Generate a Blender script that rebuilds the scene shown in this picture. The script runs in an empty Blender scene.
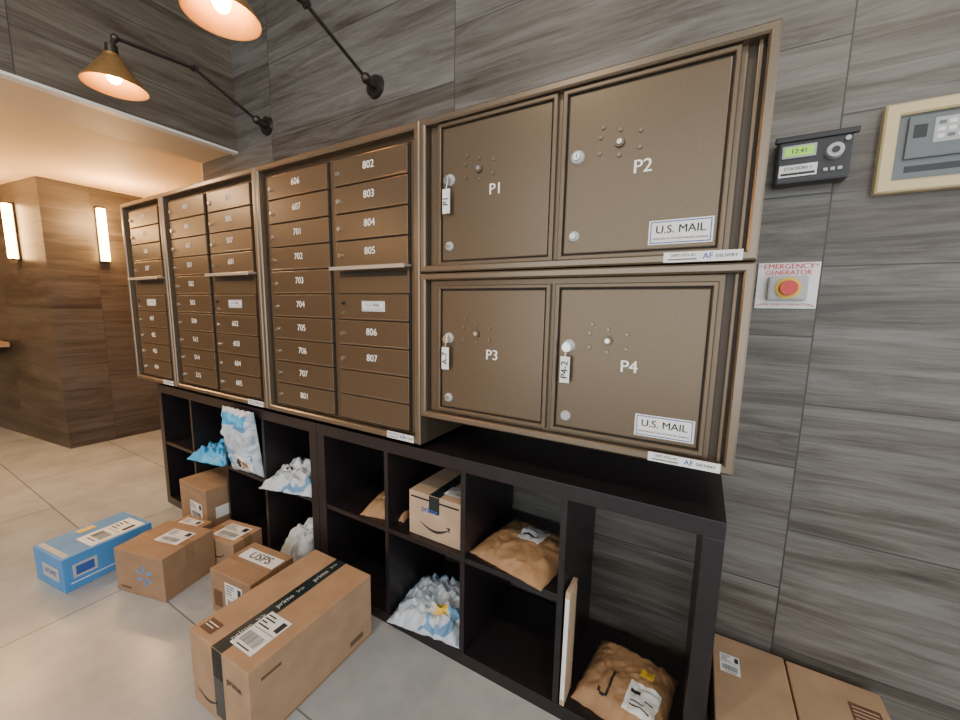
import bpy, bmesh, math, random
from mathutils import Vector, Matrix, Euler, noise
random.seed(4)
H = 1.215   # camera height; everything below is written relative to eye level, then lifted

# ------------------------------------------------------------------ materials
def new_mat(name):
    m = bpy.data.materials.new(name); m.use_nodes = True
    nt = m.node_tree
    b = nt.nodes['Principled BSDF']
    return m, nt, b

def plain(name, col, rough=0.5, metal=0.0, var=0.08, scale=30, bump=0.0, emis=None, estr=0, trans=0):
    m, nt, b = new_mat(name)
    b.inputs['Roughness'].default_value = rough
    b.inputs['Metallic'].default_value = metal
    n = nt.nodes.new('ShaderNodeTexNoise'); n.inputs['Scale'].default_value = scale
    n.inputs['Detail'].default_value = 4
    tc = nt.nodes.new('ShaderNodeTexCoord')
    nt.links.new(tc.outputs['Object'], n.inputs['Vector'])
    r = nt.nodes.new('ShaderNodeValToRGB')
    c = col
    r.color_ramp.elements[0].position = .3; r.color_ramp.elements[1].position = .7
    r.color_ramp.elements[0].color = (c[0]*(1-var), c[1]*(1-var), c[2]*(1-var), 1)
    r.color_ramp.elements[1].color = (min(1,c[0]*(1+var)), min(1,c[1]*(1+var)), min(1,c[2]*(1+var)), 1)
    nt.links.new(n.outputs['Fac'], r.inputs['Fac'])
    nt.links.new(r.outputs['Color'], b.inputs['Base Color'])
    if bump:
        bp = nt.nodes.new('ShaderNodeBump'); bp.inputs['Strength'].default_value = bump
        bp.inputs['Distance'].default_value = .002
        nt.links.new(n.outputs['Fac'], bp.inputs['Height'])
        nt.links.new(bp.outputs['Normal'], b.inputs['Normal'])
    if emis:
        b.inputs['Emission Color'].default_value = (*emis, 1)
        b.inputs['Emission Strength'].default_value = estr
    return m

def ramp(nt, pts):
    r = nt.nodes.new('ShaderNodeValToRGB'); cr = r.color_ramp
    while len(cr.elements) < len(pts): cr.elements.new(.5)
    for e, (p, c) in zip(cr.elements, pts):
        e.position = p; e.color = (*c, 1)
    return r

def math_node(nt, op, a, b=None):
    n = nt.nodes.new('ShaderNodeMath'); n.operation = op
    for i, v in enumerate((a, b)):
        if v is None: continue
        if isinstance(v, (int, float)): n.inputs[i].default_value = v
        else: nt.links.new(v, n.inputs[i])
    return n.outputs[0]

def wood_tile(name, tint=(1,1,1)):
    m, nt, b = new_mat(name)
    g = nt.nodes.new('ShaderNodeNewGeometry')
    s = nt.nodes.new('ShaderNodeSeparateXYZ'); nt.links.new(g.outputs['Position'], s.inputs[0])
    hx = math_node(nt, 'ADD', s.outputs[0], s.outputs[1])
    hx = math_node(nt, 'SUBTRACT', hx, 1.4+.273)
    vz = math_node(nt, 'SUBTRACT', s.outputs[2], .959-.1925)
    cv = nt.nodes.new('ShaderNodeCombineXYZ'); nt.links.new(vz, cv.inputs[0]); nt.links.new(hx, cv.inputs[1])
    br = nt.nodes.new('ShaderNodeTexBrick')
    nt.links.new(cv.outputs[0], br.inputs['Vector'])
    br.inputs['Scale'].default_value = 1
    br.inputs['Brick Width'].default_value = .385
    br.inputs['Row Height'].default_value = 1.21
    br.inputs['Mortar Size'].default_value = .0020
    br.inputs['Mortar Smooth'].default_value = .1
    br.inputs['Color1'].default_value = (0,0,0,1); br.inputs['Color2'].default_value = (1,1,1,1)
    br.inputs['Mortar'].default_value = (.5,.5,.5,1)
    br.offset = .5; br.offset_frequency = 2
    sd = nt.nodes.new('ShaderNodeSeparateColor'); nt.links.new(br.outputs['Color'], sd.inputs[0])
    tone = sd.outputs[0]
    seed = math_node(nt, 'MULTIPLY', tone, 37.0)
    def grain(sx, sz, detail, rough, dist=.4):
        a = math_node(nt, 'MULTIPLY', hx, sx); a = math_node(nt, 'ADD', a, seed)
        c = math_node(nt, 'MULTIPLY', vz, sz)
        v = nt.nodes.new('ShaderNodeCombineXYZ')
        nt.links.new(a, v.inputs[0]); nt.links.new(c, v.inputs[1]); nt.links.new(seed, v.inputs[2])
        n = nt.nodes.new('ShaderNodeTexNoise'); n.inputs['Scale'].default_value = 1
        n.inputs['Detail'].default_value = detail; n.inputs['Roughness'].default_value = rough
        n.inputs['Distortion'].default_value = dist
        nt.links.new(v.outputs[0], n.inputs['Vector'])
        return n.outputs['Fac']
    g1 = grain(1.5, 17, 10, .72, .9); g2 = grain(5, 150, 4, .6); g3 = grain(1.0, 4.5, 3, .5, .6)
    mix = math_node(nt, 'MULTIPLY', g1, .62)
    mix = math_node(nt, 'ADD', mix, math_node(nt, 'MULTIPLY', g2, .15))
    mix = math_node(nt, 'ADD', mix, math_node(nt, 'MULTIPLY', g3, .23))
    mix = math_node(nt, 'ADD', mix, math_node(nt, 'MULTIPLY', math_node(nt, 'SUBTRACT', tone, .5), .07))
    def T(c): return tuple(c[i]*tint[i] for i in range(3))
    r = ramp(nt, [(.34, T((.030,.023,.017))), (.42, T((.074,.061,.049))), (.50, T((.125,.112,.097))), (.57, T((.165,.155,.140))), (.68, T((.225,.218,.203)))])
    nt.links.new(mix, r.inputs['Fac'])
    mx = nt.nodes.new('ShaderNodeMix'); mx.data_type = 'RGBA'
    nt.links.new(br.outputs['Fac'], mx.inputs['Factor'])
    nt.links.new(r.outputs['Color'], mx.inputs['A']); mx.inputs['B'].default_value = (.035,.033,.03,1)
    nt.links.new(mx.outputs['Result'], b.inputs['Base Color'])
    b.inputs['Roughness'].default_value = .42
    bp = nt.nodes.new('ShaderNodeBump'); bp.inputs['Strength'].default_value = .25; bp.inputs['Distance'].default_value = .002
    hh = math_node(nt, 'SUBTRACT', mix, br.outputs['Fac'])
    nt.links.new(hh, bp.inputs['Height']); nt.links.new(bp.outputs['Normal'], b.inputs['Normal'])
    return m

def floor_mat():
    m, nt, b = new_mat('floor_stone_tile')
    g = nt.nodes.new('ShaderNodeNewGeometry')
    mp = nt.nodes.new('ShaderNodeMapping'); nt.links.new(g.outputs['Position'], mp.inputs['Vector'])
    mp.inputs['Location'].default_value = (.25, -.02, 0)
    br = nt.nodes.new('ShaderNodeTexBrick'); nt.links.new(mp.outputs[0], br.inputs['Vector'])
    br.inputs['Scale'].default_value = 1; br.inputs['Brick Width'].default_value = 1.2
    br.inputs['Row Height'].default_value = .6; br.inputs['Mortar Size'].default_value = .003
    br.inputs['Color1'].default_value = (.350,.362,.362,1); br.inputs['Color2'].default_value = (.41,.422,.42,1)
    br.inputs['Mortar'].default_value = (.17,.17,.165,1)
    n = nt.nodes.new('ShaderNodeTexNoise'); nt.links.new(g.outputs['Position'], n.inputs['Vector'])
    n.inputs['Scale'].default_value = 3.5; n.inputs['Detail'].default_value = 10; n.inputs['Roughness'].default_value = .65
    r = ramp(nt, [(.3, (.74,.74,.74)), (.7, (1.10,1.10,1.10))]); nt.links.new(n.outputs['Fac'], r.inputs['Fac'])
    mx = nt.nodes.new('ShaderNodeMix'); mx.data_type = 'RGBA'; mx.blend_type = 'MULTIPLY'
    mx.inputs['Factor'].default_value = 1
    nt.links.new(br.outputs['Color'], mx.inputs['A']); nt.links.new(r.outputs['Color'], mx.inputs['B'])
    nt.links.new(mx.outputs['Result'], b.inputs['Base Color'])
    b.inputs['Roughness'].default_value = .25
    return m

def poly_mat(name, c1, c2, c3=None, sc=9):
    m, nt, b = new_mat(name)
    tc = nt.nodes.new('ShaderNodeTexCoord')
    n = nt.nodes.new('ShaderNodeTexNoise'); n.inputs['Scale'].default_value = sc; n.inputs['Detail'].default_value = 1
    n.inputs['Distortion'].default_value = .8
    nt.links.new(tc.outputs['Object'], n.inputs['Vector'])
    pts = [(.0, c3 or c1), (.37, c3 or c1), (.39, c1), (.58, c1), (.60, c2)]
    r = ramp(nt, pts); nt.links.new(n.outputs['Fac'], r.inputs['Fac'])
    nt.links.new(r.outputs['Color'], b.inputs['Base Color'])
    b.inputs['Roughness'].default_value = .3
    return m

def kraft_mat(name, col):
    m, nt, b = new_mat(name)
    tc = nt.nodes.new('ShaderNodeTexCoord')
    mp = nt.nodes.new('ShaderNodeMapping'); nt.links.new(tc.outputs['Object'], mp.inputs['Vector'])
    mp.inputs['Scale'].default_value = (9, 9, 12)
    n = nt.nodes.new('ShaderNodeTexNoise'); n.inputs['Scale'].default_value = 1.4; n.inputs['Detail'].default_value = 8
    nt.links.new(mp.outputs[0], n.inputs['Vector'])
    d = lambda k: tuple(c*k for c in col)
    r = ramp(nt, [(.3, d(.88)), (.7, d(1.10))]); nt.links.new(n.outputs['Fac'], r.inputs['Fac'])
    nt.links.new(r.outputs['Color'], b.inputs['Base Color'])
    b.inputs['Roughness'].default_value = .75
    return m

M = {}
M['tile'] = wood_tile('wood_look_wall_tile')
M['tile_dimmed'] = wood_tile('wood_look_wall_tile_dimmed', (.48,.43,.40))  # same tile tinted darker to offset the strong sconce light on the column
M['tile_soffit'] = wood_tile('wood_look_soffit_tile_lamplit', (1.05,.95,.83))  # same tile tinted browner; warm lamp light put into the colour
M['floor'] = floor_mat()
M['cream'] = plain('cream_paint_lamp_glow', (.80,.60,.37), .7, 0, .03, 3)  # cream paint pushed towards orange; lamp glow put into the colour
M['ceil'] = plain('ceiling_paint', (.55,.54,.52), .8, 0, .03, 3)
M['lip'] = plain('soffit_lip_warm_lit', (.74,.59,.41), .6, 0, .02)  # tint between white and cream; warm light painted into the lip
M['trimw'] = plain('white_edge_trim', (.85,.84,.80), .5, 0, .02)
M['bronze'] = plain('bronze_powdercoat', (.158,.117,.077), .34, .65, .05, 180, .04)
M['bronze_d'] = plain('bronze_powdercoat_door', (.156,.115,.075), .32, .65, .05, 180, .04)
M['bronze_l'] = plain('bronze_trim_light', (.220,.172,.122), .28, .7, .05, 180, .04)
M['bronze_k'] = plain('bronze_recess_shade', (.065,.048,.032), .45, .3, .05, 180)  # darkened bronze; shade of the side channels put into the colour
M['hood'] = plain('hood_metal_lit', (.50,.44,.36), .3, .4, .05, 100)  # paler metal; the lit edge of the hoods is painted in
M['dark_gap'] = plain('dark_gap', (.018,.013,.008), .6, .1)  # near-black; paints shade in the door gaps, also used for slots and a lock
M['chrome'] = plain('chrome', (.7,.7,.68), .22, 1, .02)
M['white_ink'] = plain('white_ink', (.9,.88,.83), .6, 0, .01)
M['black_ink'] = plain('black_ink', (.02,.02,.022), .5, 0, .01)
M['blue_ink'] = plain('blue_ink', (.03,.09,.35), .5, 0, .01)
M['red_ink'] = plain('red_ink', (.6,.02,.02), .5, 0, .01)
M['yellow'] = plain('yellow_sticker', (.8,.52,.04), .5, 0, .03)
M['paper'] = plain('white_label_paper', (.78,.78,.76), .5, 0, .03)
M['shelf'] = plain('espresso_laminate', (.0130,.0095,.0110), .33, 0, .25, 40)
M['kraft'] = kraft_mat('kraft_cardboard', (.36,.222,.125))
M['kraft2'] = kraft_mat('kraft_cardboard_dark', (.29,.175,.097))
M['kraft3'] = kraft_mat('kraft_cardboard_light', (.45,.315,.205))
M['mailer'] = plain('kraft_paper_mailer', (.34,.19,.09), .65, 0, .12, 14)
M['tape'] = plain('black_packing_tape', (.014,.024,.026), .22, 0, .05)
M['tape_c'] = plain('clear_brown_tape', (.28,.17,.09), .2, 0, .05)
M['seam'] = plain('cardboard_seam', (.12,.07,.035), .8)
M['bluebox'] = plain('blue_carton', (.06,.24,.54), .45, 0, .08, 8)
M['sticker_b'] = plain('brown_label', (.12,.055,.03), .5)
M['polyA'] = poly_mat('poly_mailer_white_blue', (.50,.55,.60), (.10,.24,.42), (.28,.36,.44))
M['polyB'] = poly_mat('poly_mailer_blue', (.04,.35,.66), (.10,.45,.72), (.03,.25,.50))
M['polyC'] = poly_mat('poly_mailer_grey', (.46,.48,.49), (.26,.30,.33), (.55,.55,.57))
M['brass'] = plain('aged_brass', (.50,.28,.10), .38, .75, .1, 30)
M['brass_in'] = plain('shade_inner_brass', (.9,.46,.12), .4, .2, .05, 30)
M['iron'] = plain('dark_bronze_metal', (.075,.064,.056), .35, .8, .1, 30)
M['bulb'] = plain('glowing_bulb', (1,.6,.25), .4, 0, .0, 5, 0, (1,.50,.16), 150)
M['glow'] = plain('sconce_glow_glass', (1,.75,.4), .4, 0, .0, 5, 0, (1,.55,.20), 40)
M['beige'] = plain('beige_plastic', (.60,.49,.26), .4, 0, .03)
M['greyp'] = plain('grey_plastic_panel', (.13,.145,.15), .35, 0, .05)
M['greyl'] = plain('light_grey_plastic', (.42,.43,.42), .4, 0, .05)
M['blackp'] = plain('black_plastic', (.018,.018,.02), .3, 0, .1)
M['lcd'] = plain('green_lcd', (.25,.5,.05), .3, 0, .02, 5, 0, (.35,.75,.08), .55)
M['red'] = plain('red_button', (.60,.03,.02), .3, 0, .03)
M['wood'] = plain('counter_wood', (.32,.2,.1), .4, 0, .1)
M['frame'] = plain('window_frame_metal', (.06,.06,.06), .4, .5, .1)

# ------------------------------------------------------------------ builder
class Frame:
    def __init__(s, o, U, V):
        s.o = Vector(o); s.U = Vector(U).normalized(); s.V = Vector(V).normalized(); s.N = s.U.cross(s.V)
    def p(s, u, v, n=0): return s.o + s.U*u + s.V*v + s.N*n

def front(y): return Frame((0, y, 0), (1,0,0), (0,0,1))
_txt = {}
def text_mesh(st):
    if st not in _txt:
        c = bpy.data.curves.new('txt', 'FONT'); c.body = st; c.size = 1
        c.align_x = 'CENTER'; c.align_y = 'CENTER'; c.resolution_u = 3
        o = bpy.data.objects.new('txt', c); bpy.context.scene.collection.objects.link(o)
        bpy.context.view_layer.update()
        me = bpy.data.meshes.new_from_object(o.evaluated_get(bpy.context.evaluated_depsgraph_get()))
        me.materials.clear()
        bpy.data.objects.remove(o)
        _txt[st] = me
    return _txt[st]

class B:
    def __init__(s, name, loc=(0,0,0), rot=(0,0,0)):
        s.name = name; s.loc = Vector(loc); s.rot = rot
        s.bm = bmesh.new(); s.mats = []
    def mi(s, k):
        if k not in s.mats: s.mats.append(k)
        return s.mats.index(k)
    def merge(s, tmp, k, smooth=False):
        i = s.mi(k)
        for f in tmp.faces: f.material_index = i; f.smooth = smooth
        me = bpy.data.meshes.new('t'); tmp.to_mesh(me); tmp.free()
        s.bm.from_mesh(me); bpy.data.meshes.remove(me)
    def box(s, x0, x1, y0, y1, z0, z1, k, bev=0, mat=None):
        t = bmesh.new(); bmesh.ops.create_cube(t, size=1)
        bmesh.ops.scale(t, vec=(x1-x0, y1-y0, z1-z0), verts=t.verts)
        bmesh.ops.translate(t, vec=((x0+x1)/2, (y0+y1)/2, (z0+z1)/2), verts=t.verts)
        if bev: bmesh.ops.bevel(t, geom=t.edges[:], offset=bev, segments=2, affect='EDGES', profile=.6)
        if mat: bmesh.ops.transform(t, matrix=mat, verts=t.verts)
        s.merge(t, k)
    def ring(s, x0, x1, z0, z1, w, y0, y1, k, sl=.003):
        """mitred picture-frame ring in the XZ plane, chamfered front edges (front = y0)"""
        t = bmesh.new()
        prof = [(0, y1), (0, y0+sl), (sl, y0), (w-sl, y0), (w, y0+sl), (w, y1)]
        loops = []
        for (ins, y) in prof:
            loops.append([t.verts.new(c) for c in ((x0+ins, y, z0+ins), (x1-ins, y, z0+ins), (x1-ins, y, z1-ins), (x0+ins, y, z1-ins))])
        for a, c in zip(loops, loops[1:]):
            for i in range(4): t.faces.new((a[i], a[(i+1) % 4], c[(i+1) % 4], c[i]))
        bmesh.ops.recalc_face_normals(t, faces=t.faces)
        s.merge(t, k)
    def cyl(s, p0, p1, r0, r1, k, seg=24, caps=True):
        p0, p1 = Vector(p0), Vector(p1); d = p1-p0
        t = bmesh.new(); bmesh.ops.create_cone(t, cap_ends=caps, segments=seg, radius1=r0, radius2=r1, depth=d.length)
        q = d.to_track_quat('Z', 'Y').to_matrix().to_4x4()
        bmesh.ops.transform(t, matrix=Matrix.Translation((p0+p1)/2) @ q, verts=t.verts)
        s.merge(t, k, False)
    def sphere(s, c, r, k, sc=(1,1,1)):
        t = bmesh.new(); bmesh.ops.create_uvsphere(t, u_segments=20, v_segments=12, radius=r)
        bmesh.ops.scale(t, vec=sc, verts=t.verts); bmesh.ops.translate(t, vec=c, verts=t.verts)
        s.merge(t, k, True)
    def lathe(s, prof, c, k, seg=40, axis=None):
        t = bmesh.new(); rings = []
        for r, z in prof:
            rings.append([t.verts.new((r*math.cos(a), r*math.sin(a), z)) for a in [2*math.pi*i/seg for i in range(seg)]])
        for a, b in zip(rings, rings[1:]):
            for i in range(seg):
                t.faces.new((a[i], a[(i+1) % seg], b[(i+1) % seg], b[i]))
        m = Matrix.Translation(c)
        if axis is not None: m = m @ Vector(axis).to_track_quat('Z', 'Y').to_matrix().to_4x4()
        bmesh.ops.transform(t, matrix=m, verts=t.verts)
        s.merge(t, k, True)
    def quad(s, fr, u0, u1, v0, v1, k, n=.0006, ang=0):
        t = bmesh.new(); cu, cv = (u0+u1)/2, (v0+v1)/2; c, sn = math.cos(ang), math.sin(ang)
        vs = []
        for u, v in ((u0,v0),(u1,v0),(u1,v1),(u0,v1)):
            du, dv = u-cu, v-cv
            vs.append(t.verts.new(fr.p(cu+du*c-dv*sn, cv+du*sn+dv*c, n)))
        t.faces.new(vs); s.merge(t, k)
    def prism(s, pts, z0, z1, k):
        t = bmesh.new()
        lo = [t.verts.new((x, y, z0)) for x, y in pts]; hi = [t.verts.new((x, y, z1)) for x, y in pts]
        n = len(pts)
        t.faces.new(lo); t.faces.new(hi)
        for i in range(n): t.faces.new((lo[i], lo[(i+1) % n], hi[(i+1) % n], hi[i]))
        bmesh.ops.recalc_face_normals(t, faces=t.faces)
        s.merge(t, k)
    def text(s, fr, st, u, v, size, k='white_ink', n=.0012):
        # printed twice with a hair of offset for a bolder stroke
        for du in (-.014, .014):
            t = bmesh.new(); t.from_mesh(text_mesh(st))
            R = Matrix((fr.U, fr.V, fr.N)).transposed().to_4x4()
            bmesh.ops.transform(t, matrix=Matrix.Translation(fr.p(u+du*size, v, n+(.0001 if du > 0 else 0))) @ R @ Matrix.Scale(size, 4), verts=t.verts)
            s.merge(t, k)
    def label(s, fr, u, v, w, h, n=.0008, kind=0):
        """shipping label: white paper, address lines, barcode"""
        s.quad(fr, u-w/2, u+w/2, v-h/2, v+h/2, 'paper', n)
        rnd = random.Random(int((u+v+w)*9999))
        n2 = n+.0005
        for i in range(4):
            yy = v+h*(.40-.09*i); l = rnd.uniform(.25, .55)*w
            s.quad(fr, u-w*.44, u-w*.44+l, yy-h*.018, yy+h*.018, 'black_ink', n2)
        s.quad(fr, u-w*.46, u+w*.46, v+h*.03, v+h*.045, 'black_ink', n2)
        x = u-w*.38
        while x < u+w*.36:
            bw = rnd.uniform(.008, .028)*w
            s.quad(fr, x, x+bw, v-h*.36, v-h*.08, 'black_ink', n2); x += bw+rnd.uniform(.012, .03)*w
        s.quad(fr, u+w*.24, u+w*.44, v+h*.14, v+h*.42, 'black_ink', n2)
        s.quad(fr, u-w*.3, u+w*.3, v-h*.45, v-h*.42, 'black_ink', n2)
    def smile(s, fr, u, v, w, k='black_ink', n=.001):
        t = bmesh.new(); pr = None
        for i in range(13):
            a = i/12; x = u+(a-.5)*w; y = v-math.sin(a*math.pi)*w*.16; th = w*(.018+.05*math.sin(a*math.pi)*(.4+a))
            cur = (t.verts.new(fr.p(x, y-th, n)), t.verts.new(fr.p(x, y+th*.3, n)))
            if pr: t.faces.new((pr[0], cur[0], cur[1], pr[1]))
            pr = cur
        a = t.verts.new(fr.p(u+w*.40, v+w*.07, n)); b = t.verts.new(fr.p(u+w*.56, v+w*.09, n)); c = t.verts.new(fr.p(u+w*.54, v-w*.09, n))
        d = t.verts.new(fr.p(u+w*.50, v+w*.03, n)); t.faces.new((a, d, b)); t.faces.new((b, d, c))
        s.merge(t, k)
    def done(s):
        if s.loc.length == 0:
            vs = [v.co for v in s.bm.verts]
            c = Vector([(min(v[i] for v in vs)+max(v[i] for v in vs))/2 for i in range(3)])
            bmesh.ops.translate(s.bm, vec=-c, verts=s.bm.verts); s.loc = c
        me = bpy.data.meshes.new(s.name); s.bm.to_mesh(me); s.bm.free()
        for k in s.mats: me.materials.append(M[k])
        o = bpy.data.objects.new(s.name, me); bpy.context.scene.collection.objects.link(o)
        o.location = s.loc; o.rotation_euler = s.rot
        return o

def simple(name, *boxes):
    b = B(name)
    for bx in boxes: b.box(*bx)
    return b.done()

# ------------------------------------------------------------------ room shell
WY = 1.40; FZ = -H; LC = .93
simple('floor', (-9, 3.2, -3.2, 3.4, FZ-.1, FZ, 'floor'))
simple('wall_back', (-2.9, 3.2, WY, WY+.2, FZ, 1.95, 'tile'))
simple('wall_back_lobby', (-4.6, -2.9, 3.2, 3.4, FZ, LC, 'cream'))
simple('wall_partition_end', (-2.92, -2.9, WY, 3.2, FZ, LC, 'cream'))
simple('ceiling', (-2.48, 3.2, -3.2, WY+.2, 1.95, 2.05, 'ceil'))
simple('ceiling_lobby', (-9, -2.90, -3.2, 3.4, LC, LC+.1, 'cream'))
simple('ceiling_soffit_lip', (-2.90, -2.52, -3.2, WY, .9, 1.0, 'lip'))
simple('wall_soffit', (-2.52, -2.49, -3.2, WY, .9, 2.05, 'tile_soffit'))
simple('trim_1', (-2.535, -2.486, -3.2, WY, .888, .900, 'trimw'))
b = B('wall_column'); b.prism([(-4.45,.99), (-4.45,3.4), (-9,3.4), (-9,.476)], FZ, LC, 'tile_dimmed'); b.done()
simple('wall_left', (-9.1, -9, -3.2, .476, FZ, LC, 'cream'))
simple('wall_daylight_block', (-9, -2.6, -3.3, -3.2, FZ, LC, 'cream'))  # unseen wall added to keep daylight out of the warm lobby
# storefront glazing frames (daylight side), behind and to the right of the camera
b = B('window_1')
for x in (-2.6, -.7, 1.2, 3.12): b.box(x, x+.08, -3.28, -3.2, FZ, 1.95, 'frame')
b.box(-2.6, 3.2, -3.28, -3.2, FZ, FZ+.1, 'frame'); b.box(-2.6, 3.2, -3.28, -3.2, .95, 1.03, 'frame'); b.done()
b = B('window_2')
for y in (-3.18, -1.7, -.2, 1.3): b.box(3.12, 3.2, y, y+.08, FZ, 1.95, 'frame')
b.box(3.12, 3.2, -3.18, 1.38, FZ, FZ+.1, 'frame'); b.box(3.12, 3.2, -3.18, 1.38, .95, 1.03, 'frame'); b.done()

# ------------------------------------------------------------------ mailboxes
BK = WY-.001
def housing(b, x0, x1, z0, z1, lip=.022):
    b.box(x0, x1, 1.02, BK, z0, z1, 'bronze')
    b.ring(x0, x1, z0, z1, lip, .984, 1.024, 'bronze_l', .004)

def lock(b, x, y, z, r=.0075, k='chrome'):
    b.cyl((x, y, z), (x, y-.007, z), r, r*.9, k, 16)
    b.box(x-.0008, x+.0008, y-.0078, y-.0065, z-r*.5, z+r*.5, 'black_ink')

def us_mail(b, fr, u, v, w, h):
    b.quad(fr, u-w/2, u+w/2, v-h/2, v+h/2, 'paper', .0008)
    for (a, c, d, e) in ((-.47, .47, .41, .45), (-.47, .47, -.45, -.41), (-.47, -.455, -.45, .45), (.455, .47, -.45, .45)):
        b.quad(fr, u+a*w, u+c*w, v+d*h, v+e*h, 'blue_ink', .0013)
    b.text(fr, 'U.S. MAIL', u, v+h*.10, h*.46, 'black_ink', .0016)
    b.text(fr, 'APPROVED BY THE POSTMASTER GENERAL', u, v-h*.27, w*.045, 'black_ink', .0016)

def maker_sticker(b, fr, u, v, w=.13, h=.026):
    b.quad(fr, u-w/2, u+w/2, v-h/2, v+h/2, 'paper', .0008)
    b.text(fr, 'USPS STD-4C', u-w*.24, v+h*.17, h*.40, 'black_ink', .0014)
    b.quad(fr, u-w*.44, u-w*.06, v-h*.30, v-h*.16, 'greyp', .0013)
    b.text(fr, 'AF', u+w*.08, v, h*.8, 'blue_ink', .0014)
    b.text(fr, 'DELIVERY', u+w*.31, v, h*.42, 'black_ink', .0014)

def mail_unit(name, x0, x1, cols):
    z0, z1 = -.46, .557
    b = B(name); housing(b, x0, x1, z0, z1)
    b.box(x0+.032, x1-.032, 1.008, 1.022, z0+.024, z1-.036, 'bronze', .004)
    top = .510; rh = .0935
    for (c0, c1, kind, nums) in cols:
        b.box(c0-.004, c1+.004, 1.004, 1.012, top-10*rh-.004, top+.004, 'dark_gap')  # dark backing paints the shade between the doors
        fr = front(.996)
        for r in range(10):
            za, zb = top-(r+1)*rh+.0018, top-r*rh-.0018
            lab = nums[r] if r < len(nums) else ''
            if kind == 'S' and r == 4:
                b.box(c0, c1, 1.001, 1.010, za, zb, 'bronze', .0015)
                b.box(c0-.006, c1+.008, .966, 1.004, zb-.005, zb+.003, 'hood', .002)
                b.box(c0-.006, c1+.008, .964, .970, zb-.010, zb+.003, 'hood', .002)  # pale front face, coloured as if brightly lit
                b.box(c0+.01, c1-.01, .999, 1.002, zb-.032, zb-.012, 'dark_gap')
                continue
            b.box(c0, c1, .996, 1.010, za, zb, 'bronze_d', .0022)
            zc = (za+zb)/2
            b.box(c0+.004, c1-.004, .9945, .998, za+.002, za+.006, 'bronze_l', .001)
            if kind == 'S' and r == 5:
                us_mail(b, fr, (c0+c1)/2+.01, zc+.004, min(.11, (c1-c0)*.34), .036)
                lock(b, c0+.03, .996, zc+.014, .006, 'dark_gap'); lock(b, c0+.03, .996, zc-.022, .006)
                continue
            if lab != '-':
                lock(b, c0+.020, .996, zc-.004, .0085)
            if lab and lab != '-':
                b.text(fr, lab, (c0+c1)/2, zc+.006, .035, 'white_ink', .0012)
    maker_sticker(b, front(.984), x1-.085, z0+.015, .12, .024)
    return b.done()

mail_unit('mailbox_unit', -2.98, -2.484, [(-2.905, -2.555, 'S', ['304','305','306','307','','','401','402','403','404'])])
mail_unit('mailbox_unit', -2.480, -1.644, [
    (-2.425, -2.08, 'L', ['405','406','407','501','502','503','504','513','514','515']),
    (-2.045, -1.705, 'S', ['505','506','507','601','','','602','603','604','605'])])
mail_unit('mailbox_unit', -1.640, -.787, [
    (-1.574, -1.217, 'L', ['606','607','701','702','703','704','705','706','707','801']),
    (-1.178, -.842, 'S', ['802','803','804','805','','','806','807','-','-'])])

def parcel_door(b, x0, x1, z0, z1, label, tag, usmail):
    y = 1.000
    b.box(x0-.007, x1+.007, 1.004, 1.014, z0-.007, z1+.007, 'dark_gap')  # dark backing paints the shade around the door
    b.box(x0, x1, y, 1.012, z0, z1, 'bronze_d', .003)
    b.ring(x0-.015, x1+.015, z0-.015, z1+.015, .011, .994, 1.014, 'bronze', .002)
    fr = front(y)
    dx, dz = x0+.126, z1-.128
    b.cyl((dx, y, dz), (dx, y-.006, dz), .012, .011, 'bronze', 20)
    b.cyl((dx, y-.006, dz), (dx, y-.009, dz), .006, .006, 'chrome', 14)
    for (ox, oz) in ((-.045,.018),(-.045,-.018),(.045,.018),(.045,-.018),(-.0,.028),(.0,-.028),(-.040,.040)):
        b.cyl((dx+ox, y, dz+oz), (dx+ox, y-.003, dz+oz), .0055, .0045, 'bronze_l', 12)
    b.text(fr, label, x0+.180, z1-.190, .042, 'white_ink', .0012)
    lx = x0+.027; lz = z1-.146
    b.cyl((lx, y, lz), (lx, y-.006, lz), .017, .015, 'greyl', 24)
    lock(b, lx, y-.006, lz, .010)
    b.cyl((lx, y, z1-.336), (lx, y-.006, z1-.336), .014, .012, 'greyl', 20)
    lock(b, lx, y-.006, z1-.336, .007)
    if tag:
        kx = lx-.002; ky = y-.016
        b.box(kx-.003, kx+.003, ky-.002, y-.006, lz-.012, lz+.010, 'chrome')
        b.cyl((kx, ky, lz-.004), (kx, ky+.002, lz-.004), .012, .012, 'chrome', 16)
        b.cyl((kx, ky, lz-.012), (kx-.002, ky, lz-.03), .0015, .0015, 'chrome', 6)
        b.box(kx-.014, kx+.012, ky-.002, ky+.002, lz-.098, lz-.028, 'paper', .0015)
        f2 = Frame((kx-.001, ky-.002, lz-.063), (0,0,1), (-1,0,0))
        b.text(f2, tag, 0, 0, .026, 'black_ink', .001)
    if usmail: us_mail(b, fr, x0+.268, z0+.037, .130, .054)

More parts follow.
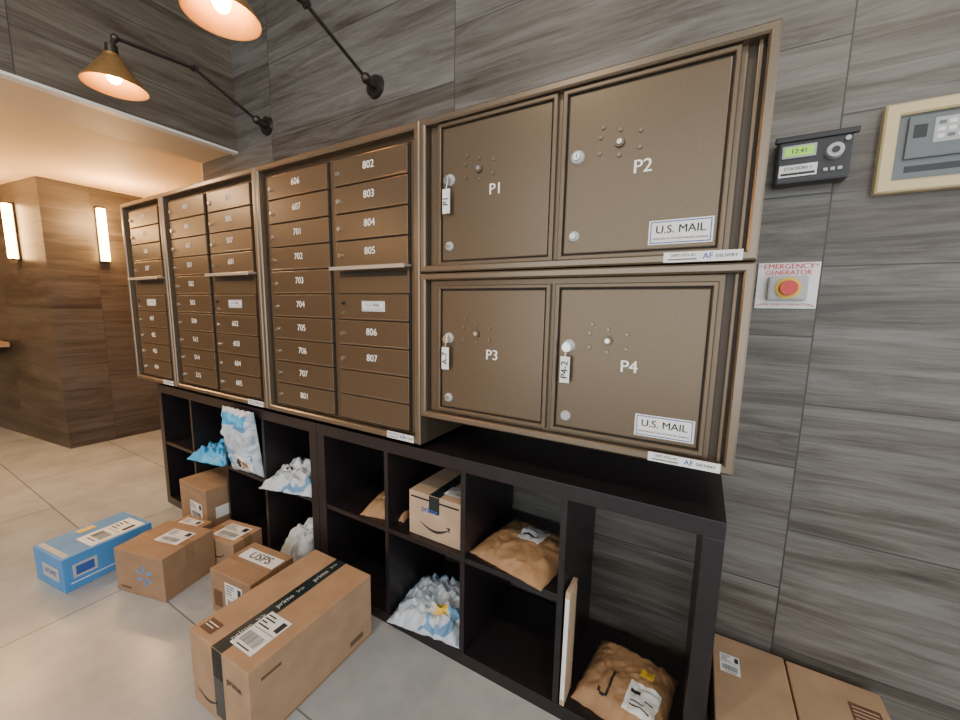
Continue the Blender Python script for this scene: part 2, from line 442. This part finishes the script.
def parcel_unit(name, z0, z1, dz0, dz1, l1, l2, t1, t2):
    x0, x1 = -.785, .088
    b = B(name); housing(b, x0, x1, z0, z1, .020)
    b.box(x0+.028, x1-.050, 1.006, 1.022, z0+.020, z1-.020, 'bronze', .003)
    b.box(x1-.050, x1-.020, 1.016, 1.022, z0+.020, z1-.020, 'bronze_k')  # channel beside the door painted dark as if in shadow
    b.box(x0+.020, x0+.028, 1.016, 1.022, z0+.020, z1-.020, 'bronze_k')
    b.box(x1-.034, x1-.026, 1.000, 1.020, z0+.020, z1-.020, 'bronze', .002)
    parcel_door(b, -.709, -.371, dz0, dz1, l1, t1, False)
    parcel_door(b, -.327, .012, dz0, dz1, l2, t2, True)
    maker_sticker(b, front(.984), x1-.10, z0+.012, .15, .022)
    return b.done()
parcel_unit('parcel_locker_unit', .108, .557, .142, .520, 'P1', 'P2', 'P1', None)
parcel_unit('parcel_locker_unit', -.359, .104, -.315, .052, 'P3', 'P4', 'A-7', 'P4-2')

# ------------------------------------------------------------------ cube shelves
def cube_shelf(x0, x1, skip=()):
    b = B('cube_shelf'); y0, y1 = .998, 1.37
    zt, zb = -.477, FZ
    b.box(x0, x1, y0, y1, zt-.045, zt, 'shelf', .0015)
    b.box(x0, x1, y0, y1, zb, zb+.045, 'shelf', .0015)
    b.box(x0, x0+.045, y0, y1, zb+.045, zt-.045, 'shelf', .0015)
    b.box(x1-.045, x1, y0, y1, zb+.045, zt-.045, 'shelf', .0015)
    p = (x1-x0-.09)/4
    for i in range(1, 4):
        c = x0+.045+p*i; b.box(c-.009, c+.009, y0+.002, y1, zb+.045, zt-.045, 'shelf', .001)
    for i in range(4):
        if i in skip: continue
        c = x0+.045+p*i; b.box(c+(.009 if i else 0), c+p-(.009 if i < 3 else 0), y0+.004, y1, -.8365, -.8185, 'shelf', .001)
    b.done()
cube_shelf(-2.760, -1.337)
cube_shelf(-1.335, .0875, skip=(3,))
SH = -.8185; BT = FZ+.045

# ------------------------------------------------------------------ cartons
def carton(name, cx, cy, w, d, h, rot=0, mat='kraft', tape=None, tape_w=.05, seam='y', z=FZ, deco=None):
    b = B(name, (cx, cy, z+.0005), (0, 0, math.radians(rot)))
    b.box(-w/2, w/2, -d/2, d/2, 0, h, mat, .0035)
    top = Frame((0,0,h), (1,0,0), (0,1,0)); fr = Frame((0,-d/2,0), (1,0,0), (0,0,1))
    rt = Frame((w/2,0,0), (0,1,0), (0,0,1)); lf = Frame((-w/2,0,0), (0,-1,0), (0,0,1)); bk = Frame((0,d/2,0), (-1,0,0), (0,0,1))
    e = .004
    if seam == 'y':
        b.quad(top, -.001, .001, -d/2+e, d/2-e, 'seam', .0004)
    elif seam == 'x':
        b.quad(top, -w/2+e, w/2-e, -.001, .001, 'seam', .0004)
    if tape:
        tw = tape_w/2
        if seam == 'y':
            b.quad(top, -tw, tw, -d/2+.001, d/2-.001, tape, .0008)
            for f in (fr, bk): b.quad(f, -tw, tw, h*.62, h-.001, tape, .0008)
        else:
            b.quad(top, -w/2+.001, w/2-.001, -tw, tw, tape, .0008)
            for f in (rt, lf): b.quad(f, -tw, tw, h*.62, h-.001, tape, .0008)
    if deco: deco(b, top, fr, rt, lf, w, d, h)
    return b.done()

def d_big(b, top, fr, rt, lf, w, d, h):
    b.label(top, .055, -.125, .10, .13, .0014)
    b.quad(top, -.13, -.07, -.205, -.165, 'sticker_b', .001)
    b.quad(top, -.125, -.075, -.18, -.177, 'paper', .0015); b.quad(top, -.125, -.085, -.19, -.187, 'paper', .0015)
    t2 = Frame(top.o, (0,1,0), (-1,0,0))
    for v in (-.13, .01, .15):
        b.text(t2, 'prime  >>', v, 0, .026, 'greyl', .0013)
    b.quad(fr, -.025, .025, 0.02, h, 'tape', .0008)
    b.smile(fr, -.07, .06, .10)
    b.text(fr, 'prime', .08, .17, .03, 'black_ink')
    b.quad(rt, .12, .18, .03, .05, 'seam', .001); b.quad(rt, -.19, -.13, .19, .20, 'seam', .001)
    b.quad(rt, -.222, .222, .006, .008, 'seam', .0008)
carton('cardboard_box', -1.121, .706, .300, .448, .242, 1, 'kraft', 'tape', .05, 'y', deco=d_big)

def spark(b, f, u, v, r, k='bluebox'):
    for i in range(6):
        a = i*math.pi/3+math.pi/6
        for s0, s1, wd in ((.35, .62, .10), (.62, 1, .14)):
            p = Frame(f.p(u, v), f.U*math.cos(a)+f.V*math.sin(a), f.V*math.cos(a)-f.U*math.sin(a))
            b.quad(p, r*s0, r*s1, -r*wd, r*wd, k, .001)
def d_spark(b, top, fr, rt, lf, w, d, h):
    spark(b, fr, .03, h*.5, .045)
    b.label(top, .03, .02, .13, .09, .0014)
    b.quad(fr, -.11, -.05, .02, .03, 'seam', .001)
carton('cardboard_box', -1.964, .689, .272, .225, .190, 14.4, 'kraft2', 'tape_c', .04, 'x', deco=d_spark)

def d_blue(b, top, fr, rt, lf, w, d, h):
    b.quad(top, -.02, .11, -.06, .14, 'paper', .001)
    b.label(top, .045, .04, .11, .17, .0018)
    b.quad(top, -.10, -.06, -.03, .03, 'yellow', .0018)
    b.quad(top, -.11, .11, -.15, -.13, 'greyl', .001)
    b.quad(rt, -.14, .12, .03, .034, 'paper', .001)
    b.quad(rt, -.13, -.05, .05, .11, 'greyl', .001); b.quad(rt, -.12, -.06, .06, .10, 'blue_ink', .0015)
    b.quad(fr, -.05, .09, .04, .10, 'greyl', .001); b.text(fr, 'HOME', .02, .07, .035, 'blue_ink', .0015)
carton('blue_shipping_box', -2.355, .568, .245, .320, .150, 7, 'bluebox', None, .05, 'y', deco=d_blue)

def d_lab(b, top, fr, rt, lf, w, d, h):
    b.label(top, .01, .0, .14, .10, .0014); b.smile(fr, 0, h*.5, .08)
    b.quad(rt, -.05, .04, h*.2, h*.3, 'seam', .001)
carton('cardboard_box', -1.872, .912, .215, .15, .135, 10, 'kraft', 'tape_c', .04, 'x', deco=d_lab)
def d_sm(b, top, fr, rt, lf, w, d, h):
    b.label(top, .0, .0, .12, .08, .0014)
carton('cardboard_box', -2.135, .845, .18, .12, .125, 10, 'kraft2', None, .04, 'x', deco=d_sm)
def d_two(b, top, fr, rt, lf, w, d, h):
    b.label(fr, .03, h*.45, .12, .09, .001); b.quad(fr, -w*.45, w*.45, h*.80, h*.88, 'tape_c', .001)
    b.quad(rt, -.12, -.03, h*.3, h*.56, 'paper', .001)
carton('cardboard_box', -2.222, 1.07, .27, .32, .235, 0, 'kraft2', 'tape_c', .04, 'x', z=BT, deco=d_two)
def d_usps(b, top, fr, rt, lf, w, d, h):
    b.quad(top, -.09, .11, .0, .06, 'paper', .001); b.text(top, 'USPS', .01, .03, .055, 'black_ink', .0016)
    b.label(fr, .02, h*.5, .10, .12, .001); b.quad(fr, -.10, -.05, .03, .1, 'sticker_b', .001)
carton('cardboard_box', -1.498, .80, .235, .19, .180, 6, 'kraft2', 'tape_c', .045, 'x', deco=d_usps)

def d_am(b, top, fr, rt, lf, w, d, h):
    b.smile(fr, .0, h*.35, .12)
    b.label(top, .06, -.07, .09, .06, .001)
    b.quad(fr, -w/2+.01, w/2-.01, h*.86, h*.90, 'tape', .001)
    b.text(fr, 'prime', -.02, h*.66, .03, 'blue_ink')
carton('cardboard_box', -.757, 1.16, .225, .27, .165, 0, 'kraft3', 'tape', .045, 'y', z=SH, deco=d_am)

def d_r1(b, top, fr, rt, lf, w, d, h):
    b.label(top, -.05, .17, .05, .07, .001)
carton('cardboard_box', .205, 1.09, .185, .56, .178, 0, 'kraft', None, .05, '', deco=d_r1)
def d_r2(b, top, fr, rt, lf, w, d, h):
    b.quad(top, .02, .085, .15, .21, 'sticker_b', .001)
    for i in range(4): b.quad(top, .025, .08, .158+i*.012, .162+i*.012, 'kraft3', .0015)
carton('cardboard_box', .407, 1.09, .208, .56, .174, 0, 'kraft', None, .05, '', deco=d_r2)

# flat carton standing against the divider in the last bay
b = B('flat_cardboard_parcel', (-.270, 1.045, BT+.001), (0, math.radians(.4), 0))
b.box(-.007, .007, -.045, .03, 0, .37, 'kraft3', .002)
b.quad(Frame((0,-.045,0),(1,0,0),(0,0,1)), -.006, .006, .02, .35, 'paper', .0006); b.done()

# ------------------------------------------------------------------ soft mailers
def mailer(name, loc, rot, w, d, h, mat, label=None, extra=None, seed=0, wr=.010, pw=4.0):
    nx, ny = 64, 54
    b = B(name, loc, tuple(math.radians(a) for a in rot))
    bm = b.bm; i0 = b.mi(mat); top = []; bot = []
    for j in range(ny+1):
        rt, rb = [], []
        for i in range(nx+1):
            u = 2*i/nx-1; v = 2*j/ny-1
            prof = (max(0, 1-abs(u)**pw)**.75)*(max(0, 1-abs(v)**pw)**.75)
            nz = noise.noise(Vector((u*2.0+seed*7, v*2.0, seed)))*.8
            rd = (1-abs(noise.noise(Vector((u*3.2+seed, v*2.6+nz, 3)))*2))*.4
            dd, _ = noise.voronoi(Vector((u*2.6+seed*3.1+nz*.6, v*2.2+nz*.8, seed*.7)))
            d2, _ = noise.voronoi(Vector((u*5.5+seed*1.7, v*4.5+nz, seed*.3)))
            cr = min(.6, dd[1]-dd[0])*.9+min(.5, d2[1]-d2[0])*.35
            x = u*w/2*(1-.07*abs(noise.noise(Vector((v*3, seed, 1))))); y = v*d/2*(1-.08*abs(noise.noise(Vector((u*3, seed, 5)))))
            z = h*prof*(1+.22*nz+.05*u)+wr*(rd+cr-.45)*(.25+prof)
            z = max(z, .002)
            rt.append(bm.verts.new((x, y, z+.001))); rb.append(bm.verts.new((x, y, 0)))
        top.append(rt); bot.append(rb)
    for j in range(ny):
        for i in range(nx):
            k = mat; u = (i+.5)/nx; v = (j+.5)/ny
            if label and label[0] < u < label[1] and label[2] < v < label[3]:
                k = 'paper'
            if extra:
                for (e, kk) in extra:
                    if e[0] < u < e[1] and e[2] < v < e[3]: k = kk
            f = bm.faces.new((top[j][i], top[j][i+1], top[j+1][i+1], top[j+1][i])); f.material_index = b.mi(k); f.smooth = True
            f = bm.faces.new((bot[j][i], bot[j+1][i], bot[j+1][i+1], bot[j][i+1])); f.material_index = i0
    for j in range(ny):
        for i in (0, nx):
            f = bm.faces.new((top[j][i], top[j+1][i], bot[j+1][i], bot[j][i])); f.material_index = i0
    for i in range(nx):
        for j in (0, ny):
            f = bm.faces.new((top[j][i], top[j][i+1], bot[j][i+1], bot[j][i])); f.material_index = i0
    bmesh.ops.recalc_face_normals(bm, faces=bm.faces)
    return b.done()

mailer('padded_mailer', (-.458, 1.145, SH+.001), (0,0,-10), .28, .27, .036, 'mailer', (.34,.66,.50,.84), [((.38,.60,.62,.64),'black_ink'),((.38,.52,.72,.74),'black_ink')], 1, .012)
mailer('padded_mailer', (-1.045, 1.15, SH+.001), (0,0,14), .19, .24, .05, 'mailer', (.3,.6,.3,.6), None, 2)
mailer('padded_mailer', (-.112, 1.15, BT+.001), (0,0,-8), .25, .26, .050, 'mailer', (.56,.90,.10,.50),
       [((.60,.70,.34,.38),'black_ink'),((.76,.86,.30,.32),'black_ink'),((.62,.84,.16,.18),'black_ink'),((.62,.78,.22,.24),'black_ink'),
        ((.36,.385,.12,.44),'black_ink'),((.30,.36,.10,.125),'black_ink'),((.27,.30,.12,.16),'black_ink'),((.33,.42,.44,.46),'black_ink'),
        ((.62,.78,.60,.72),'yellow')], 3, .010, 7)
mailer('poly_mailer', (-.80, 1.115, BT+.001), (0,0,8), .30, .26, .065, 'polyA', None, [((.56,.72,.2,.34),'yellow'),((.50,.56,.2,.34),'paper'),((.58,.66,.25,.28),'black_ink')], 4, .050)
mailer('poly_mailer', (-1.555, 1.09, SH+.001), (0,0,14), .28, .25, .07, 'polyA', (.2,.5,.3,.5), [((.25,.4,.36,.40),'black_ink')], 5, .045)
mailer('poly_mailer', (-1.52, 1.10, BT+.001), (0,0,-10), .22, .24, .13, 'polyC', (.3,.7,.4,.75), None, 6, .040)
mailer('blue_poly_bag', (-2.19, 1.07, SH+.001), (0,0,10), .26, .24, .06, 'polyB', None, None, 7, .050)
mailer('poly_mailer', (-1.865, .992, SH+.165), (96,0,2), .245, .33, .045, 'polyA', (.45,.88,.08,.36),
       [((.12,.88,.80,.95),'polyB'),((.50,.62,.14,.30),'black_ink'),((.64,.80,.14,.30),'mailer'),((.10,.34,.15,.45),'polyB'),((.2,.8,.52,.60),'polyC')], 8, .030)

# ------------------------------------------------------------------ swing arm cone lamps
def lamp(x):
    b = B('swing_arm_wall_lamp')
    b.cyl((x, BK, .980), (x, WY-.014, .980), .050, .046, 'iron', 32)
    b.cyl((x, WY-.014, .980), (x, WY-.055, .985), .020, .018, 'iron', 20)
    b.sphere((x, WY-.062, .988), .022, 'iron')
    b.cyl((x, WY-.062, .988), (x, 1.05, 1.100), .0075, .0075, 'iron', 12)
    b.sphere((x, 1.05, 1.100), .013, 'iron')
    b.cyl((x-.012, 1.05, 1.1), (x+.012, 1.05, 1.1), .012, .012, 'iron', 14)
    b.cyl((x, 1.05, 1.100), (x, .76, 1.070), .0075, .0075, 'iron', 12)
    b.sphere((x, .76, 1.070), .015, 'iron')
    b.cyl((x, .76, 1.070), (x, .745, 1.03), .009, .010, 'iron', 12)
    b.cyl((x, .745, 1.035), (x, .745, .990), .020, .024, 'iron', 24)
    b.cyl((x, .745, 1.000), (x, .745, .985), .027, .030, 'brass', 24)
    b.lathe([(.030,.990), (.036,.982), (.104,.884), (.107,.876)], (x,.745,0), 'brass')
    b.lathe([(.107,.876), (.103,.877), (.033,.980), (.010,.984)], (x,.745,0), 'brass_in')
    b.cyl((x,.745,.984), (x,.745,.950), .014, .014, 'brass', 16)
    b.sphere((x,.745,.922), .026, 'bulb', (1,1,1.25))
    b.done()
lamp(-2.18); lamp(-1.362)

# ------------------------------------------------------------------ lit sconces on column
def sconce(name, p, ang):
    b = B(name, p, (0,0,ang))
    b.box(-.030, .030, -.012, 0, -.225, .225, 'iron', .003)
    b.box(-.026, .026, -.060, -.012, -.215, .215, 'glow', .010)
    b.box(-.029, .029, -.063, -.010, .214, .223, 'iron', .002)
    b.box(-.029, .029, -.063, -.010, -.223, -.214, 'iron', .002)
    b.done()
sconce('wall_sconce', (-4.449, 1.33, .55), math.pi/2)
sconce('wall_sconce', (-4.887, .939, .545), math.atan(.113))
simple('wall_counter', (-6.1, -5.12, .60, .86, -.40, -.36, 'wood', .004), (-6.1, -5.3, .70, .78, -.50, -.40, 'iron'))

# ------------------------------------------------------------------ devices on the right wall
b = B('intercom_radio_unit')
b.box(.140, .293, 1.355, BK, .345, .462, 'blackp', .006)
b.box(.133, .303, 1.348, 1.362, .450, .464, 'blackp', .003)
f = front(1.355)
b.box(.150, .222, 1.350, 1.356, .408, .440, 'greyl', .002); b.quad(front(1.350), .156, .216, .413, .435, 'lcd', .0005)
b.text(front(1.350), '12:41', .186, .424, .016, 'black_ink', .001)
b.quad(f, .148, .228, .362, .392, 'paper', .0006); b.text(f, 'STATION 1', .188, .382, .012, 'black_ink'); b.quad(f, .152, .224, .366, .372, 'black_ink', .001)
b.cyl((.258, 1.356, .412), (.258, 1.338, .412), .019, .017, 'greyl', 28)
b.cyl((.258, 1.338, .412), (.258, 1.336, .412), .008, .008, 'blackp', 20)
for i in range(3): b.box(.240+.014*i, .249+.014*i, 1.350, 1.356, .366, .374, 'greyl', .001)
b.cyl((.282, 1.356, .44), (.282, 1.350, .44), .006, .006, 'greyl', 14)
b.done()
b = B('alarm_keypad_panel')
x0, x1, z0, z1 = .350, .670, .302, .508
b.ring(x0, x1, z0, z1, .028, 1.372, BK, 'beige', .004)
b.box(x0+.025, x1-.025, 1.384, BK, z0+.025, z1-.025, 'greyp', .002)
b.box(x0+.045, x1-.040, 1.376, 1.386, z0+.075, z1-.034, 'greyp', .003)
b.quad(front(1.376), x0+.090, x1-.06, z1-.100, z1-.045, 'greyl', .0005)
for i in range(9):
    for j in range(3): b.quad(front(1.376), x0+.096+i*.017, x0+.108+i*.017, z1-.061-j*.015, z1-.053-j*.015, 'paper' if (i+j) % 3 else 'greyp', .001)
b.quad(front(1.376), x0+.055, x0+.078, z1-.085, z1-.055, 'blackp', .0006)
b.quad(front(1.384), x0+.05, x1-.05, z0+.045, z0+.060, 'blackp', .0006)
b.done()
b = B('emergency_generator_sign')
b.box(.130, .270, WY-.006, BK, .014, .142, 'paper', .002)
f = front(WY-.006)
b.text(f, 'EMERGENCY', .2, .131, .020, 'red_ink', .001); b.text(f, 'GENERATOR', .2, .114, .018, 'red_ink', .001)
b.box(.155, .245, WY-.030, WY-.005, .036, .104, 'greyl', .006)
b.cyl((.2, WY-.030, .07), (.2, WY-.034, .07), .029, .029, 'yellow', 28)
b.cyl((.2, WY-.034, .07), (.2, WY-.050, .07), .021, .020, 'red', 28)
b.text(f, 'BREAK GLASS TO PUSH BUTTON', .2, .025, .008, 'red_ink', .001)
for (a, c) in ((.137,.022),(.263,.022),(.137,.134),(.263,.134)): b.cyl((a, WY-.006, c), (a, WY-.008, c), .003, .003, 'greyl', 10)
b.done()

# ------------------------------------------------------------------ lights
def area(name, loc, rot, size, power, col):
    l = bpy.data.lights.new(name, 'AREA'); l.energy = power; l.color = col; l.shape = 'DISK'; l.size = size
    o = bpy.data.objects.new(name, l); bpy.context.scene.collection.objects.link(o)
    o.location = loc; o.rotation_euler = rot
def point(name, loc, power, col, r=.05):
    l = bpy.data.lights.new(name, 'POINT'); l.energy = power; l.color = col; l.shadow_soft_size = r
    o = bpy.data.objects.new(name, l); bpy.context.scene.collection.objects.link(o); o.location = loc
point('sconce_light', (-4.05, 1.33, .68), 30, (1,.56,.22))
point('sconce_light.001', (-4.70, .55, .68), 30, (1,.56,.22))
for i, (x, y) in enumerate(((-3.4, .2), (-3.4, -1.6), (-6, -.6))):
    area('downlight_fill', (x, y, .885), (0,0,0), .12, 22, (1,.70,.42))  # unseen lamps added to brighten the lobby
for i, (x, y) in enumerate(((-.9, -.6), (.9, -.6))):
    area('downlight_fill', (x, y, 1.94), (0,0,0), .15, 26, (1,.86,.68))  # unseen lamps added for extra light in the mail room

w = bpy.data.worlds.new('World'); bpy.context.scene.world = w; w.use_nodes = True
bg = w.node_tree.nodes['Background']; bg.inputs[0].default_value = (.90,.95,1,1); bg.inputs[1].default_value = 2.9

# ------------------------------------------------------------------ camera
cam = bpy.data.cameras.new('camera'); co = bpy.data.objects.new('camera', cam)
bpy.context.scene.collection.objects.link(co)
f = 386.0
cam.sensor_width = 36; cam.lens = 36*f/960; cam.clip_start = .02
X = Vector((.8677,-.0813,.4904)).normalized()
Z = Vector((.0176,.9909,.1333)); Z = (Z-X*Z.dot(X)).normalized(); Y = Z.cross(X)
R = Matrix((X, Y, Z))
co.matrix_world = R.to_4x4()
bpy.context.scene.camera = co
bpy.context.view_layer.update()
for o in bpy.context.scene.objects:
    if o.parent is None: o.location.z += H
